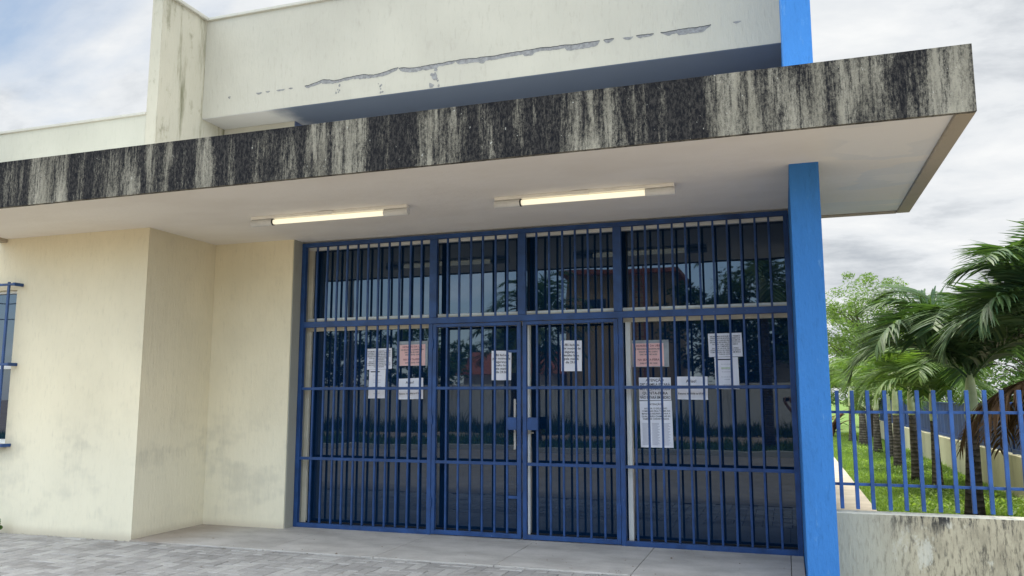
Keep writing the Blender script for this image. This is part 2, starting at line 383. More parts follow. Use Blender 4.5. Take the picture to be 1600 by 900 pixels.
B((-6.668, 8.07, 4.902), (.10, 14, 5.2)).obj('roof_slab', M['beam'], bld)
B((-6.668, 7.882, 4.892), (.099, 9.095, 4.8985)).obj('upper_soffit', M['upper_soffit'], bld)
beam = B((-6.668, 7.879, 4.899), (.10, 8.068, 6.158)).obj('beam_wall', M['beam'], bld)
B((-6.63, 7.85, 6.158), (.10, 8.1, 6.195)).obj('coping', M['coping'], bld, bevel=.006)
# peeled band and crack on the beam
crk = [(-5.167,5.133),(-4.971,5.179),(-4.825,5.144),(-4.507,5.173),(-4.317,5.148),(-4.083,5.178),(-3.94,5.186),(-3.779,5.158),(-3.391,5.176),(-2.937,5.170),(-2.355,5.183),(-1.935,5.171),(-1.661,5.175)]
def crk_z(x):
    for (a, za), (b, zb) in zip(crk, crk[1:]):
        if a <= x <= b: return za+(zb-za)*(x-a)/(b-a)
    return crk[0][1] if x < crk[0][0] else 5.172
rnd = random.Random(8)
peel = MB(); line = MB()
def strip(x0, x1, th, ends=.03):
    peel = MB(); line = MB(); th *= 1.0
    n = max(3, int((x1-x0)/.022)); top = []; bot = []; w = th; zj = 0
    for i in range(n+1):
        x = x0+(x1-x0)*i/n; e = min(1, (x-x0)/ends, (x1-x)/ends); zj += rnd.uniform(-.004, .004); zj *= .9
        if rnd.random() < .25: w = th*rnd.uniform(.6, 1.35)
        z = crk_z(x)+zj; top.append((x, z+.002*e)); bot.append((x, z-max(.001, w*max(e, 0))-rnd.uniform(0, .006)))
    for i in range(n):
        q = [(bot[i][0], bot[i][1]), (bot[i+1][0], bot[i+1][1]), top[i+1], top[i]]
        peel.add([(x, 7.877, z) for x, z in q], [(0, 1, 2, 3)])
        if th > .028:
            line.add([(top[i][0], 7.8755, top[i][1]-.002), (top[i+1][0], 7.8755, top[i+1][1]-.002), (top[i+1][0], 7.8755, top[i+1][1]+.005), (top[i][0], 7.8755, top[i][1]+.005)], [(0, 1, 2, 3)])
    peel.obj('peeled_patch', M['cement'], bld)
    if line.v: line.obj('crack', M['crack'], bld)
strip(-5.22, -4.0, .034); strip(-3.995, -3.3, .036); strip(-3.3, -1.68, .048); strip(-1.64, -1.53, .035); strip(-1.44, -1.33, .026); strip(-1.30, -1.12, .03); strip(-1.05, -.55, .042, .08)
for x0, x1 in ((-6.30, -6.26), (-5.90, -5.81), (-5.76, -5.70), (-5.61, -5.49), (-5.44, -5.38), (-.34, -.26)): strip(x0, x1, .018, .01)
for cx, n in ((-4.78, 5), (-4.22, 7), (-3.55, 20)):   # peeled flakes dripping below the crack
    for k in range(n):
        x = cx+rnd.gauss(0, .03); z = rnd.uniform(4.91, 5.12) if n > 10 else rnd.uniform(4.93, 5.11); s = rnd.uniform(.006, .022)*(1.3 if n > 10 else 1)
        q = [(x+s*rnd.uniform(.6, 1.2)*math.cos(t), z+s*rnd.uniform(.6, 1.5)*math.sin(t)) for t in np.linspace(0, 6.28, 7)[:-1]]
        MB().add([(a, 7.8768-k*.00002, b) for a, b in q], [tuple(range(6))]).obj('peeled_flake', M['cement'], bld)
# canopy
slabm = B((-8.78, 5.862, 3.382), (1.150, 8.92, 3.826)).obj('canopy', M['soffit'], bld)
def fascia_mesh():
    Z = [(-8.78,.5),(-7.86,.8),(-7.34,.6),(-7.18,.85),(-6.98,.85),(-6.92,.2),(-6.51,.15),(-6.46,.95),(-6.12,.75),(-5.74,.72),(-5.63,.92),(-5.48,.6),(-5.37,.45),(-5.15,.75),(-5.01,.85),(-4.97,.32),(-4.8,.35),(-4.75,.95),(-4.2,.9),(-4.07,.6),(-3.91,.9),(-3.82,.48),(-3.5,.32),(-3.22,.42),(-3.16,1.08),(-2.81,1.08),(-2.76,.42),(-2.39,.36),(-2.31,.85),(-2.01,.97),(-1.59,.9),(-1.51,.48),(-1.24,.42),(-.95,.5),(-.9,1.08),(-.46,1.08),(-.41,.35),(-.03,.32),(.14,.5),(.35,.38),(.51,.55),(.54,.28),(.74,.25),(.77,.75),(.95,.62),(1.01,.35),(1.27,.28)]
    xs = np.linspace(-8.78, 1.27, 700); zs = np.linspace(3.364, 3.83, 14); val = np.interp(xs, [a for a, b in Z], [b for a, b in Z])
    rs = np.random.RandomState(3); jit = np.convolve(rs.rand(710)-.5, np.ones(5)/5, 'same')[:700]; val = np.convolve(np.pad(val, 4, 'edge'), np.ones(9)/9, 'valid')+jit*1.3
    vs = []; fs = []; st = []
    for k, z in enumerate(zs):
        t = (z-3.364)/.466
        for i, x in enumerate(xs):
            xo = x+.035*math.sin(x*7+t*2.1)*(1-t)+.02*math.sin(x*31+t*5); v = float(np.interp(xo, xs, val))
            fade = .30*(1-t)*(.5+.5*math.sin(x*5.3+1.7*math.sin(x*2.1)))*(.5+.5*math.sin(x*23))
            vs.append((x, 5.82, z)); st.append(v+(.2*max(0, t-.75)/.25)*min(1, v*1.4)-fade)
    nx = len(xs)
    for k in range(13):
        for i in range(nx-1): fs.append((k*nx+i, k*nx+i+1, (k+1)*nx+i+1, (k+1)*nx+i))
    o = len(vs); bx = [(-8.78,5.82),(1.27,5.82),(1.27,5.86),(-8.78,5.86)]
    vs += [(x, y, z) for z in (3.364, 3.83) for x, y in bx]; st += [.3]*8
    fs += [(o,o+3,o+2,o+1),(o+4,o+5,o+6,o+7),(o+1,o+2,o+6,o+5),(o+2,o+3,o+7,o+6),(o+3,o,o+4,o+7)]
    mb = MB(); mb.v = vs; mb.f = fs; ob = mb.obj('fascia', M['fascia'], slabm if False else bld)
    at = ob.data.attributes.new('stain', 'FLOAT', 'POINT'); at.data.foreach_set('value', np.array(st, dtype=np.float32))
    return ob
fascia_mesh()
B((1.152, 5.863, 3.360), (1.27, 8.92, 3.83)).obj('canopy_rim', M['rim'], bld, bevel=.005)
B((.335, 8.88, 3.358), (1.150, 8.925, 3.381)).obj('canopy_rim', M['rim'], bld, bevel=.004)
B((-8.90, 5.863, 3.340), (-8.781, 7.129, 3.83)).obj('canopy_rim', M['rim'], bld, bevel=.005)
# pillar: one blue blade running up through the canopy
pil = B((.100, 6.79, -.15), (.328, 9.0, 7.2)).obj('pillar', M['blue_col'], bld, bevel=.006)
B((.13, 9.0, -.15), (.31, 16, 5.0)).obj('rear_side_wall', M['cream'], bld)

# glazing behind the grille
GY = 8.62
def pane(x0, x1, z0, z1, parent, tilt=(0, 0), name='glass_pane'):
    cx, cz = (x0+x1)/2, (z0+z1)/2; a, b = tilt; vs = []
    for y in (0, .012):
        for x, z in ((x0, z0), (x1, z0), (x1, z1), (x0, z1)): vs.append((x, GY+y+(x-cx)*a+(z-cz)*b, z))
    MB().add(vs, [(0,1,2,3),(7,6,5,4),(0,4,5,1),(1,5,6,2),(2,6,7,3),(3,7,4,0)]).obj(name, M['glass'], parent)
tr = MB().box((-5.532, 8.575, 3.298), (.098, 8.66, 3.36)).box((-5.532, 8.585, 2.428), (.098, 8.66, 2.452)).obj('upper_window', M['alu'], bld, bevel=.002)
MB().box((-5.532, 8.583, 2.296), (.098, 8.665, 2.4275)).obj('transom', M['alu_beige'], bld, bevel=.002)
for jx0, jx1 in ((-5.532, -5.475), (.07, .098)):
    for jz0, jz1 in ((0, 2.295), (2.453, 3.297)): B((jx0, 8.585, jz0), (jx1, 8.66, jz1)).obj('side_jamb', M['alu_beige'], bld, bevel=.002)
ux = [-5.475, -3.80, -2.69, -1.58, .07]; tl = [(.0015, .001), (-.002, -.0012), (.0018, .0006), (-.001, .0015)]
for i in range(4): pane(ux[i]+.004, ux[i+1]-.004, 2.453, 3.317, tr, tl[i])
for x in ux[1:-1]: B((x-.004, 8.615, 2.453), (x+.004, 8.64, 3.297)).obj('glazing_joint', M['dark'], tr)
def leafwin(name, x0, x1, tilt, mat, jx=None):
    f = MB().box((x0, 8.60, .0), (x1, 8.65, .045)).obj(name, M['dark'], bld)
    pane(x0+.003, x1-.003, .046, 2.295, f, tilt); return f
fl = leafwin('fixed_window', -5.475, -3.832, (.001, .0006), 0)
B((-3.830, 8.59, 0), (-3.806, 8.65, 2.295)).obj('window_jamb', M['alu'], fl, bevel=.002)
dl = leafwin('glass_door', -3.803, -2.708, (-.0016, -.0005), 0)
dr = leafwin('glass_door', -2.675, -1.605, (.0022, .0008), 0)
B((-2.706, 8.585, .02), (-2.678, 8.65, 2.295)).obj('door_stile', M['alu'], dr, bevel=.002)
MB().box((-2.72, 8.56, 1.10), (-2.66, 8.584, 1.125)).box((-2.66, 8.57, 1.105), (-2.63, 8.584, 1.12)).obj('lock_bolt', M['handle'], dr, bevel=.002)
fr = leafwin('fixed_window', -1.548, .07, (-.0012, .0004), 0)
B((-1.602, 8.58, .02), (-1.551, 8.655, 2.295)).obj('window_jamb', M['alu'], fr, bevel=.003)
MB().box((-2.853, 8.555, .93), (-2.828, 8.575, 1.48)).box((-2.850, 8.575, .97), (-2.832, 8.619, .99)).box((-2.850, 8.575, 1.42), (-2.832, 8.619, 1.44)).obj('handle', M['handle'], dl, bevel=.003)

# ------------------------------------------------------------------ security grille
gr = thing('security_grille', 'navy painted steel bar grille with double gate closing off the glass entrance', 'security grille', (-2.72, 8.44, 0))
gm = M['grille']; y0, y1 = 8.425, 8.465
MB().box((-5.530, y0-.008, 0), (-5.478, y1+.008, 3.36)).box((.046, y0-.008, 0), (.095, y1+.008, 3.36)).box((-5.478, y0-.008, 3.312), (.046, y1+.008, 3.36)).box((-5.478, y0-.008, 0), (-3.83, y1+.008, .05)).box((-1.60, y0-.008, 0), (.046, y1+.008, .05)).obj('frame', gm, gr, bevel=.003)
B((-5.478, y0-.006, 2.328), (.046, y1+.006, 2.398)).obj('rail', gm, gr, bevel=.003)
for z in (1.6, .787):
    for a, b in ((-5.478, -3.83), (-1.60, .046)): B((a, y0+.003, z-.016), (b, y1-.003, z+.016)).obj('rail', gm, gr, bevel=.002)
for x in (-3.83, -1.648): B((x, y0-.006, 0), (x+.048, y1+.006, 2.327)).obj('post', gm, gr, bevel=.003)
for x in (-3.783, -2.717, -1.647): B((x-.045, y0-.006, 2.399), (x+.045, y1+.006, 3.311)).obj('post', gm, gr, bevel=.003)
L1 = [-5.33+.139*i for i in range(11)]; L2 = [-3.612+.1447*i for i in range(6)]; L3 = [-2.551+.1462*i for i in range(6)]; L4 = [-1.483+.1393*i for i in range(11)]
rb = random.Random(5)
def bar(x, z0, z1, parent):
    w = .0105; mb = MB(); x += rb.uniform(-.003, .003); d = rb.uniform(-.003, .003)
    mb.add([(x-w, 8.433, z0), (x+w, 8.433, z0), (x+w, 8.457, z0), (x-w, 8.457, z0), (x-w+d, 8.433, z1), (x+w+d, 8.433, z1), (x+w+d, 8.457, z1), (x-w+d, 8.457, z1)],
           [(0,3,2,1),(4,5,6,7),(0,1,5,4),(1,2,6,5),(2,3,7,6),(3,0,4,7)])
    return mb.obj('bar', gm, parent, bevel=.002)
for x in L1+L2+L3+L4: bar(x, 2.399, 3.311, gr)
for x in L1+L4: bar(x, .051, 2.327, gr)
def gate(x0, x1, bars, side):
    g = MB().box((x0, y0-.004, .008), (x0+.045, y1+.004, 2.322)).box((x1-.045, y0-.004, .008), (x1, y1+.004, 2.322)).box((x0+.045, y0-.004, .008), (x1-.045, y1+.004, .055)).box((x0+.045, y0-.004, 2.285), (x1-.045, y1+.004, 2.322)).obj('gate_leaf', gm, gr, bevel=.003)
    for z in (1.6, .787): B((x0+.045, y0+.003, z-.016), (x1-.045, y1-.003, z+.016)).obj('rail', gm, g, bevel=.002)
    for x in bars: bar(x, .056, 2.284, g)
    if side < 0:
        B((-2.885, 8.415, 1.148), (-2.775, 8.475, 1.282)).obj('lock_plate', gm, g, bevel=.003)
        for z in (.435, 2.0): B((-2.873, y0+.004, z-.014), (-2.775, y1-.004, z+.014)).obj('short_rung', gm, g, bevel=.002)
    else:
        B((-2.655, 8.415, 1.148), (-2.535, 8.475, 1.282)).obj('lock_plate', gm, g, bevel=.003)
    hx = x0+.002 if side < 0 else x1-.002
    for z in (.35, 1.25, 2.1): MB().tube([(hx, y0-.012, z-.05), (hx, y0-.012, z+.05)], .011, 10).obj('hinge', gm, g)
gate(-3.778, -2.728, L2, -1); gate(-2.708, -1.652, L3, 1)

# ------------------------------------------------------------------ window at the left edge
wf = MB().box((WX0, 7.2, WZ0), (WX1, 7.28, WZ0+.05)).box((WX0, 7.2, WZ1-.03), (WX1, 7.28, WZ1)).box((WX1-.03, 7.2, WZ0+.05), (WX1, 7.28, WZ1-.03)).box((WX0, 7.2, WZ0+.05), (WX0+.03, 7.28, WZ1-.03)).box((WX0+.03, 7.2, 1.83), (WX1-.03, 7.28, 1.87)).obj('window', M['alu'], bld, bevel=.003)
B((WX0+.03, 7.24, WZ0+.05), (WX1-.03, 7.25, WZ1-.03)).obj('glass_pane', M['glass'], wf)
B((WX0-.04, 7.09, WZ0-.045), (WX1+.03, 7.22, WZ0-.002)).obj('window_sill', M['beam'], bld, bevel=.004)
wg = thing('window_grille', 'small blue steel grille standing off the window on the cream wall', 'window grille', (-9.1, 7.03, .95))
for z in (.955, 1.877, 2.81): MB().box((-10.05, 7.015, z-.013), (-8.506, 7.045, z+.013)).obj('rail', gm, wg, bevel=.002)
for z in (.955, 1.877, 2.81):
    for xb in (-8.505, -10.086): B((xb, 7.01, z-.018), (xb+.035, 7.14, z+.018)).obj('bracket', gm, wg, bevel=.003)
for i in range(9): B((-8.58-.17*i-.015, 7.02, .93), (-8.58-.17*i+.015, 7.04, 2.84)).obj('bar', gm, wg, bevel=.002)

# ------------------------------------------------------------------ fluorescent lamps under the canopy
def lamp(x0, x1, yc, tlabel):
    t = thing('ceiling_lamp', tlabel, 'lamp', ((x0+x1)/2, yc, 3.38), 'fluorescent battens under the canopy')
    L = x1-x0; z = 3.318
    B((x0, yc-.035, 3.352), (x1, yc+.035, 3.382)).obj('body', M['lampbody'], t, bevel=.004)
    B(((x0+x1)/2-.08, yc-.05, 3.345), ((x0+x1)/2+.08, yc-.03, 3.378)).obj('mounting_clip', M['lampbody'], t, bevel=.003)
    for a, b in ((x0-.005, x0+.25), (x1-.26, x1+.005)):
        MB().tube([(a, yc, z), (b, yc, z)], .037, 16).obj('end_housing', M['lampcap'], t, bevel=.003, smooth=False)
    MB().tube([(x0+.25, yc, z), (x1-.26, yc, z)], .026, 16).obj('tube', M['tube'], t, smooth=True)
    MB().tube([(x0+.235, yc, z), (x0+.262, yc, z)], .036, 16).obj('end_ring', M['dark'], t)
lamp(-5.27, -3.46, 7.08, 'lit fluorescent batten left of the other, nearer the cream wall')
lamp(-2.55, -.86, 7.10, 'lit fluorescent batten right of the other, nearer the blue pillar')

# ------------------------------------------------------------------ notices on the glass
def text_mesh(lines, cx, ztop, lead, size, mat, parent, y, bold=True, width=None, rot=0, center=None):
    allv = []; allf = []
    for i, ln in enumerate(lines):
        if not ln: continue
        cu = bpy.data.curves.new('t', 'FONT'); cu.body = ln; cu.size = size; cu.align_x = 'CENTER'; cu.resolution_u = 2
        if bold: cu.offset = size*.014
        ob = bpy.data.objects.new('t', cu); COL.objects.link(ob); dg = bpy.context.evaluated_depsgraph_get()
        me = bpy.data.meshes.new_from_object(ob.evaluated_get(dg)); w = max([abs(v.co.x) for v in me.vertices] or [1])*2
        k = min(1, width/w) if width else 1
        o = len(allv)
        for v in me.vertices: allv.append((cx+v.co.x*k, y, ztop-lead*(i+.8)+v.co.y))
        for p in me.polygons: allf.append(tuple(j+o for j in p.vertices))
        bpy.data.objects.remove(ob); bpy.data.curves.remove(cu); bpy.data.meshes.remove(me)
    mb = MB(); mb.v = allv; mb.f = allf
    return mb
def notice(label, q, mat, texts, group=None, name='paper_notice', curl=.004, sleeve=None, y=8.612):
    """q = TL,TR,BR,BL in (x,z). texts: list of (lines, top offset, leading, size, material, width fraction)"""
    (ax, az), (bx, bz), (cx_, cz), (dx, dz) = q; cx = (ax+bx+cx_+dx)/4; cz0 = (az+bz+cz+dz)/4
    t = thing(name, label, 'notice', (cx, y, cz0), group)
    n = 8; vs = []; fs = []; rr = random.Random(label)
    A = rr.uniform(.3, 1)*curl
    for j in range(n+1):
        for i in range(n+1):
            u, v = i/n, j/n
            x = (dx*(1-u)+cx_*u)*(1-v)+(ax*(1-u)+bx*u)*v; z = (dz*(1-u)+cz*u)*(1-v)+(az*(1-u)+bz*u)*v
            vs.append((x, y, z))
    for j in range(n):
        for i in range(n): fs.append((j*(n+1)+i, j*(n+1)+i+1, (j+1)*(n+1)+i+1, (j+1)*(n+1)+i))
    mb = MB(); mb.v = vs; mb.f = fs; s = mb.obj('sheet', mat, t)
    sd = s.modifiers.new('thick', 'SOLIDIFY'); sd.thickness = .0012; sd.offset = -1
    wd = min(bx-ax, cx_-dx); tz = (az+bz)/2; rotk = (bz-az)/(bx-ax); shx = ((dx+cx_)-(ax+bx))/2/(tz-(dz+cz)/2)
    for lines, off, lead, size, im, wf in texts:
        m = text_mesh(lines, (ax+bx)/2, tz-off, lead, size, im, t, y-.0022, True, wd*wf)
        m.v = [(x+shx*(tz-z), yy, z+rotk*(x-(ax+bx)/2)) for x, yy, z in m.v]
        m.obj('writing', im, t)
    if sleeve:
        x0, x1, z0, z1 = sleeve
        MB().box((x0, y+.0015, z0), (x1, y+.004, z1)).obj('plastic_sleeve', M['tape'], t)
    return t
W_, P_, K, GI, RI = M['paperw'], M['paperp'], M['ink'], M['greyink'], M['redink']
info = ['INFORMAMOS QUE HOJE NÃO TEREMOS', 'ATENDIMENTO NA RECEPÇÃO. PEDIMOS QUE', 'PROCUREM A UNIDADE MAIS PRÓXIMA DE', 'SEGUNDA A SEXTA-FEIRA NO HORÁRIO DAS', '07:30 ÀS 13:00. AGRADECEMOS', 'A COMPREENSÃO.', 'SALA DE VACINA ABERTA PARA', 'ATENDIMENTO DE CRIANÇAS E IDOSOS', 'COM CARTÃO DE VACINA EM MÃOS', 'TODOS OS DIAS.']
hor = ['HORÁRIO DA UBS', 'DE SEGUNDA A QUINTA-FEIRA', 'DAS 07:30 ÀS 13:00 E', 'DAS 14:00 ÀS 16:30', '', 'NA SEXTA-FEIRA', 'DAS 07:30 ÀS 13:00']
note = ['UBS fechada', 'por motivo de', 'segurança,', 'assalto hoje', 'pela manhã', 'dia 29.06']
notice('landscape white sheet of small print, upper left notice on the left window', [(-4.724,2.070),(-4.387,2.075),(-4.383,1.831),(-4.721,1.823)], W_, [(info, .022, .0205, .0185, K, .9)])
long_lines = ['Secretaria de Saúde', '', 'Aviso aos usuários', 'da unidade básica', '', 'marcação de exames', 'e consultas', '', 'segunda a sexta']
def longsheet(label, q):
    t = notice(label, q, W_, [(long_lines, .055, .026, .014, GI, .6)])
    (ax, az), (bx, bz) = q[0], q[1]
    MB().box((ax+.02, 8.6093, az-.030), (bx-.075, 8.6100, az-.018)).obj('black_header_line', K, t)
    return t
longsheet('tall white sheet with a black header line, below the landscape sheet left', [(-4.679,1.822),(-4.464,1.826),(-4.468,1.488),(-4.687,1.484)])
notice('pink timetable sheet on the left window, in a clear sleeve', [(-4.285,2.107),(-3.955,2.113),(-3.955,1.865),(-4.280,1.865)], P_, [([hor[0]], .012, .03, .031, RI, .8), (hor[1:5], .045, .029, .022, K, .92), ([hor[5]], .160, .03, .031, RI, .8), ([hor[6]], .195, .03, .022, K, .7)], sleeve=(-4.29, -3.925, 1.862, 2.15))
notice('white Aviso sheet below the pink sheet on the left window', [(-4.314,1.712),(-3.978,1.723),(-3.974,1.479),(-4.309,1.473)], W_, [(['Aviso!'], .025, .045, .042, K, .5), (['Não haverá atendimento hoje à tarde', '', 'Retorno dia 30/06 às 07:30h'], .10, .03, .024, K, .9)])
notice('portrait sheet of large print on the left glass door', [(-3.135,2.019),(-2.898,2.015),(-2.902,1.687),(-3.134,1.688)], W_, [(note, .03, .038, .036, K, .96)])
notice('portrait sheet of large print on the right glass door', [(-2.326,2.118),(-2.088,2.112),(-2.091,1.779),(-2.321,1.781)], W_, [(note, .03, .038, .036, K, .96)])
notice('pink timetable sheet on the right window beside its white jamb', [(-1.534,2.066),(-1.205,2.066),(-1.200,1.823),(-1.525,1.821)], P_, [([hor[0]], .012, .03, .031, RI, .8), (hor[1:5], .045, .029, .022, K, .92), ([hor[5]], .160, .03, .031, RI, .8), ([hor[6]], .195, .03, .022, K, .7)], sleeve=(-1.54, -1.15, 1.815, 2.10))
notice('white sheet headed in bold capitals, below the right pink sheet', [(-1.473,1.705),(-1.137,1.703),(-1.139,1.467),(-1.471,1.466)], W_, [(['ATENÇÃO', 'DRª CAMILA ESTARÁ', 'MÊS DE JUNHO TODA', 'QUINTA-FEIRA', 'NÃO ESTARÁ EM CEDRO'], .006, .045, .040, K, .96)])
t = notice('tall white sheet with three faint columns, lowest notice on the glass', [(-1.471,1.457),(-1.134,1.462),(-1.126,.978),(-1.464,.978)], W_, [(['ATENÇÃO'], .02, .03, .026, K, .5), (['NO DIA 13 DE JUNHO', 'COMEÇARÁ PELA TURMA DA', 'MANHÃ A REUNIÃO, PARA A', 'QUAL SERÃO CHAMADAS AS', 'FAMÍLIAS CADASTRADAS.'], .065, .027, .024, K, .88)])
m = MB()
for k in range(22):
    for c0 in (-1.445, -1.345, -1.235): m.box((c0, 8.6093, 1.225-.0105*k), (c0+.07+.012*math.sin(k*2.3+c0*9), 8.61, 1.229-.0105*k))
m.obj('faint_columns', GI, t)
t = notice('white Aviso sheet right of the bold-capitals sheet', [(-1.093,1.712),(-.760,1.710),(-.761,1.471),(-1.093,1.477)], W_, [(['Aviso!'], .025, .045, .042, K, .5), (['Não haverá atendimento hoje à tarde', '', 'Retorno dia 30/06 às 07:30h'], .10, .03, .024, K, .9)])
notice('landscape white sheet of small print on the right window, nearest the blue pillar', [(-.743,2.152),(-.406,2.155),(-.402,1.912),(-.738,1.911)], W_, [(info, .022, .0205, .0185, K, .9)])
t = longsheet('tall white sheet with a green line, below the landscape sheet right', [(-.686,1.907),(-.450,1.906),(-.446,1.581),(-.681,1.582)])
B((-.62, 8.6093, 1.79), (-.53, 8.61, 1.80)).obj('green_line', M['greenink'], t)

# ------------------------------------------------------------------ low wall and picket fence
lw = B((.330, 7.10, -.15), (3.6, 7.28, .59)).obj('low_wall', M['lowwall'], bevel=.006)
tag(lw, 'low mould-streaked concrete wall right of the blue pillar', 'wall')
pf = thing('picket_fence', 'blue steel picket fence standing over the low stained wall', 'fence', (1.2, 7.19, .6))
for z in (1.378, .803): B((.33, 7.203, z-.011), (2.3, 7.222, z+.011)).obj('rail', M['fencepaint'], pf, bevel=.002)
for i in range(16):
    x = .390+.1186*i+rb.uniform(-.003, .003); w = .0142; d = rb.uniform(-.004, .004)
    MB().add([(x-w, 7.17, .612), (x+w, 7.17, .612), (x+w, 7.202, .612), (x-w, 7.202, .612), (x-w+d, 7.17, 1.552), (x+w+d, 7.17, 1.552), (x+w+d, 7.202, 1.552), (x-w+d, 7.202, 1.552)],
             [(0,3,2,1),(4,5,6,7),(0,1,5,4),(1,2,6,5),(2,3,7,6),(3,0,4,7)]).obj('picket', M['fencepaint'], pf, bevel=.002)

# ------------------------------------------------------------------ garden
struct(B((.33, 7.282, -.2), (3.3, 45, -.004)).obj('lawn', M['lawn']))
struct(B((-90, 45.01, -.2), (160, 380, -.004)).obj('meadow', M['lawn']))
mb = MB()
for k in range(17): mb.box((.33, 7.4+2.2*k+.006, -.1), (1.07, 7.4+2.2*(k+1)-.006, .02))
struct(mb.obj('path', M['path'], bevel=.004))
def grass():
    rs = np.random.RandomState(2); n = 42000
    y = 9.5+26*rs.rand(n)**1.35; x = 1.09+2.08*rs.rand(n)
    clump = np.sin(x*5+y*1.3)*np.sin(y*2.7-x*2)+.6*np.sin(y*.9+2)
    tall = np.clip(.5+.5*clump, .1, 1)*(.35+.65*np.clip((x-1.2)/.9, 0, 1))
    h = (.02+.085*rs.rand(n)*tall)*(1+.02*(y-9)); w = .004+.006*rs.rand(n)+.0005*(y-9); a = rs.rand(n)*6.28; lean = rs.randn(n, 2)*.35
    dx, dy = np.cos(a)*w, np.sin(a)*w
    v = np.empty((n, 3, 3)); v[:, 0] = np.stack([x-dx, y-dy, 0*x-.004], 1); v[:, 1] = np.stack([x+dx, y+dy, 0*x-.004], 1)
    v[:, 2] = np.stack([x+lean[:, 0]*h, y+lean[:, 1]*h, h], 1)
    # leafy weeds: flat diamonds among the blades
    me = bpy.data.meshes.new('grass'); me.from_pydata(v.reshape(-1, 3).tolist(), [], [(3*i, 3*i+1, 3*i+2) for i in range(n)]); me.materials.append(M['blade'])
    o = bpy.data.objects.new('grass', me); COL.objects.link(o); struct(o, 'stuff')
    n = 9000; y = 9.5+18*rs.rand(n)**1.3; x = 1.5+1.7*rs.rand(n); keep = (np.sin(x*4+y*1.7)+np.sin(y*1.1) > .1); x, y = x[keep], y[keep]; n = len(x)
    z = .02+.10*rs.rand(n); s = .018+.022*rs.rand(n); a = rs.rand(n)*6.28; t = rs.randn(n)*.4
    v = np.empty((n, 4, 3))
    for k, (p, q) in enumerate(((-1, 0), (0, -.5), (1, 0), (0, .5))):
        ux, uy = p*np.cos(a)-q*np.sin(a), p*np.sin(a)+q*np.cos(a); v[:, k] = np.stack([x+s*ux, y+s*uy, z+s*t*p], 1)
    me = bpy.data.meshes.new('ground_cover'); me.from_pydata(v.reshape(-1, 3).tolist(), [], [(4*i, 4*i+1, 4*i+2, 4*i+3) for i in range(n)]); me.materials.append(M['blade'])
    o = bpy.data.objects.new('ground_cover', me); COL.objects.link(o); struct(o, 'stuff')
grass()
gw = B((3.24, 7.285, -.15), (3.42, 36, .62)).obj('garden_wall', M['garden_render'], bevel=.006)
tag(gw, 'long low cream garden wall behind the row of palms', 'wall')
gp = tag(B((3.0, 36.0, -.15), (3.42, 36.3, 1.35)).obj('wall_pier', M['garden_render'], bevel=.006), 'tall cream pier at the far end of the garden wall', 'pier')
bf = thing('panel_fence', 'dark blue sheet-metal fence on top of the cream garden wall', 'fence', (3.33, 20, .62))
y = 7.4; k = 0
while y < 33:
    mb = MB(); n = 12; poly = []
    for i in range(n): poly.append((3.32+(.012 if i % 2 else -.012), y+.03+(2.34)*i/(n-1)))
    for (xa, ya), (xb, yb) in zip(poly, poly[1:]): mb.add([(xa, ya, .66), (xb, yb, .66), (xb, yb, 1.36), (xa, ya, 1.36)], [(0, 1, 2, 3)])
    ob = mb.obj('panel', M['panel'], bf); sd = ob.modifiers.new('t', 'SOLIDIFY'); sd.thickness = .004
    B((3.30, y-.03, .621), (3.36, y+.028, 1.42)).obj('post', M['panel'], bf, bevel=.003)
    B((3.285, y+.03, 1.361), (3.345, y+2.37, 1.385)).obj('rail', M['panel'], bf)
    B((3.285, y+.03, .64), (3.305, y+2.37, .70)).obj('rail', M['panel'], bf)
    y += 2.4

def frond(mb, base, az, e0, L, bend, rs, nl=46, lw=.030, ll=.5, wind=.25, droop=.42):
    """arched rachis with two rows of drooping leaflets"""
    p = np.array(base, float); pts = [p.copy()]; tang = []; n = 22; st = L/n
    for i in range(n):
        t = i/n; e = e0-bend*t**1.7; d = np.array([math.cos(az)*math.cos(e), math.sin(az)*math.cos(e), math.sin(e)])
        d += np.array([-wind*t, 0, 0]); d /= np.linalg.norm(d); tang.append(d); p = p+d*st; pts.append(p.copy())
    tang.append(tang[-1])
    mb.tube(pts[::2]+[pts[-1]] if n % 2 else pts[::2], [max(.003, .016*(1-.85*i/(n/2))) for i in range(len(pts[::2]))], 5)
    for k in range(nl):
        t = .10+.90*(k+rs.random()*.6)/nl; i = min(n-1, int(t*n)); f = t*n-i; o = pts[i]*(1-f)+pts[i+1]*f if i < n else pts[-1]; d = tang[i]
        side = np.cross(d, (0, 0, 1)); side /= (np.linalg.norm(side)+1e-6); upv = np.cross(side, d)
        l0 = ll*(math.sin(math.pi*min(.98, t*.82+.13))**.6)*rs.uniform(.85, 1.12)
        for s in (-1, 1):
            dirn = side*s*rs.uniform(.75, 1.0)+d*rs.uniform(.45, .8)+upv*rs.uniform(.05, .45)
            dirn /= np.linalg.norm(dirn); q = o.copy(); w = lw*rs.uniform(.8, 1.2); seg = 4; vs = []
            dd = dirn.copy(); wv = np.cross(dd, upv+.35*side*s); wv /= (np.linalg.norm(wv)+1e-6)
            prof = (.45, 1, .85, .5, .05)
            for j in range(seg+1):
                vs += [q-wv*w*.5*prof[j], q+wv*w*.5*prof[j]]
                dd = dd+np.array([-wind*.25, 0, -droop*rs.uniform(.5, 1.1)*.42]); dd /= np.linalg.norm(dd); q = q+dd*l0/seg
            mb.add(vs, [(2*j, 2*j+1, 2*j+3, 2*j+2) for j in range(seg)])
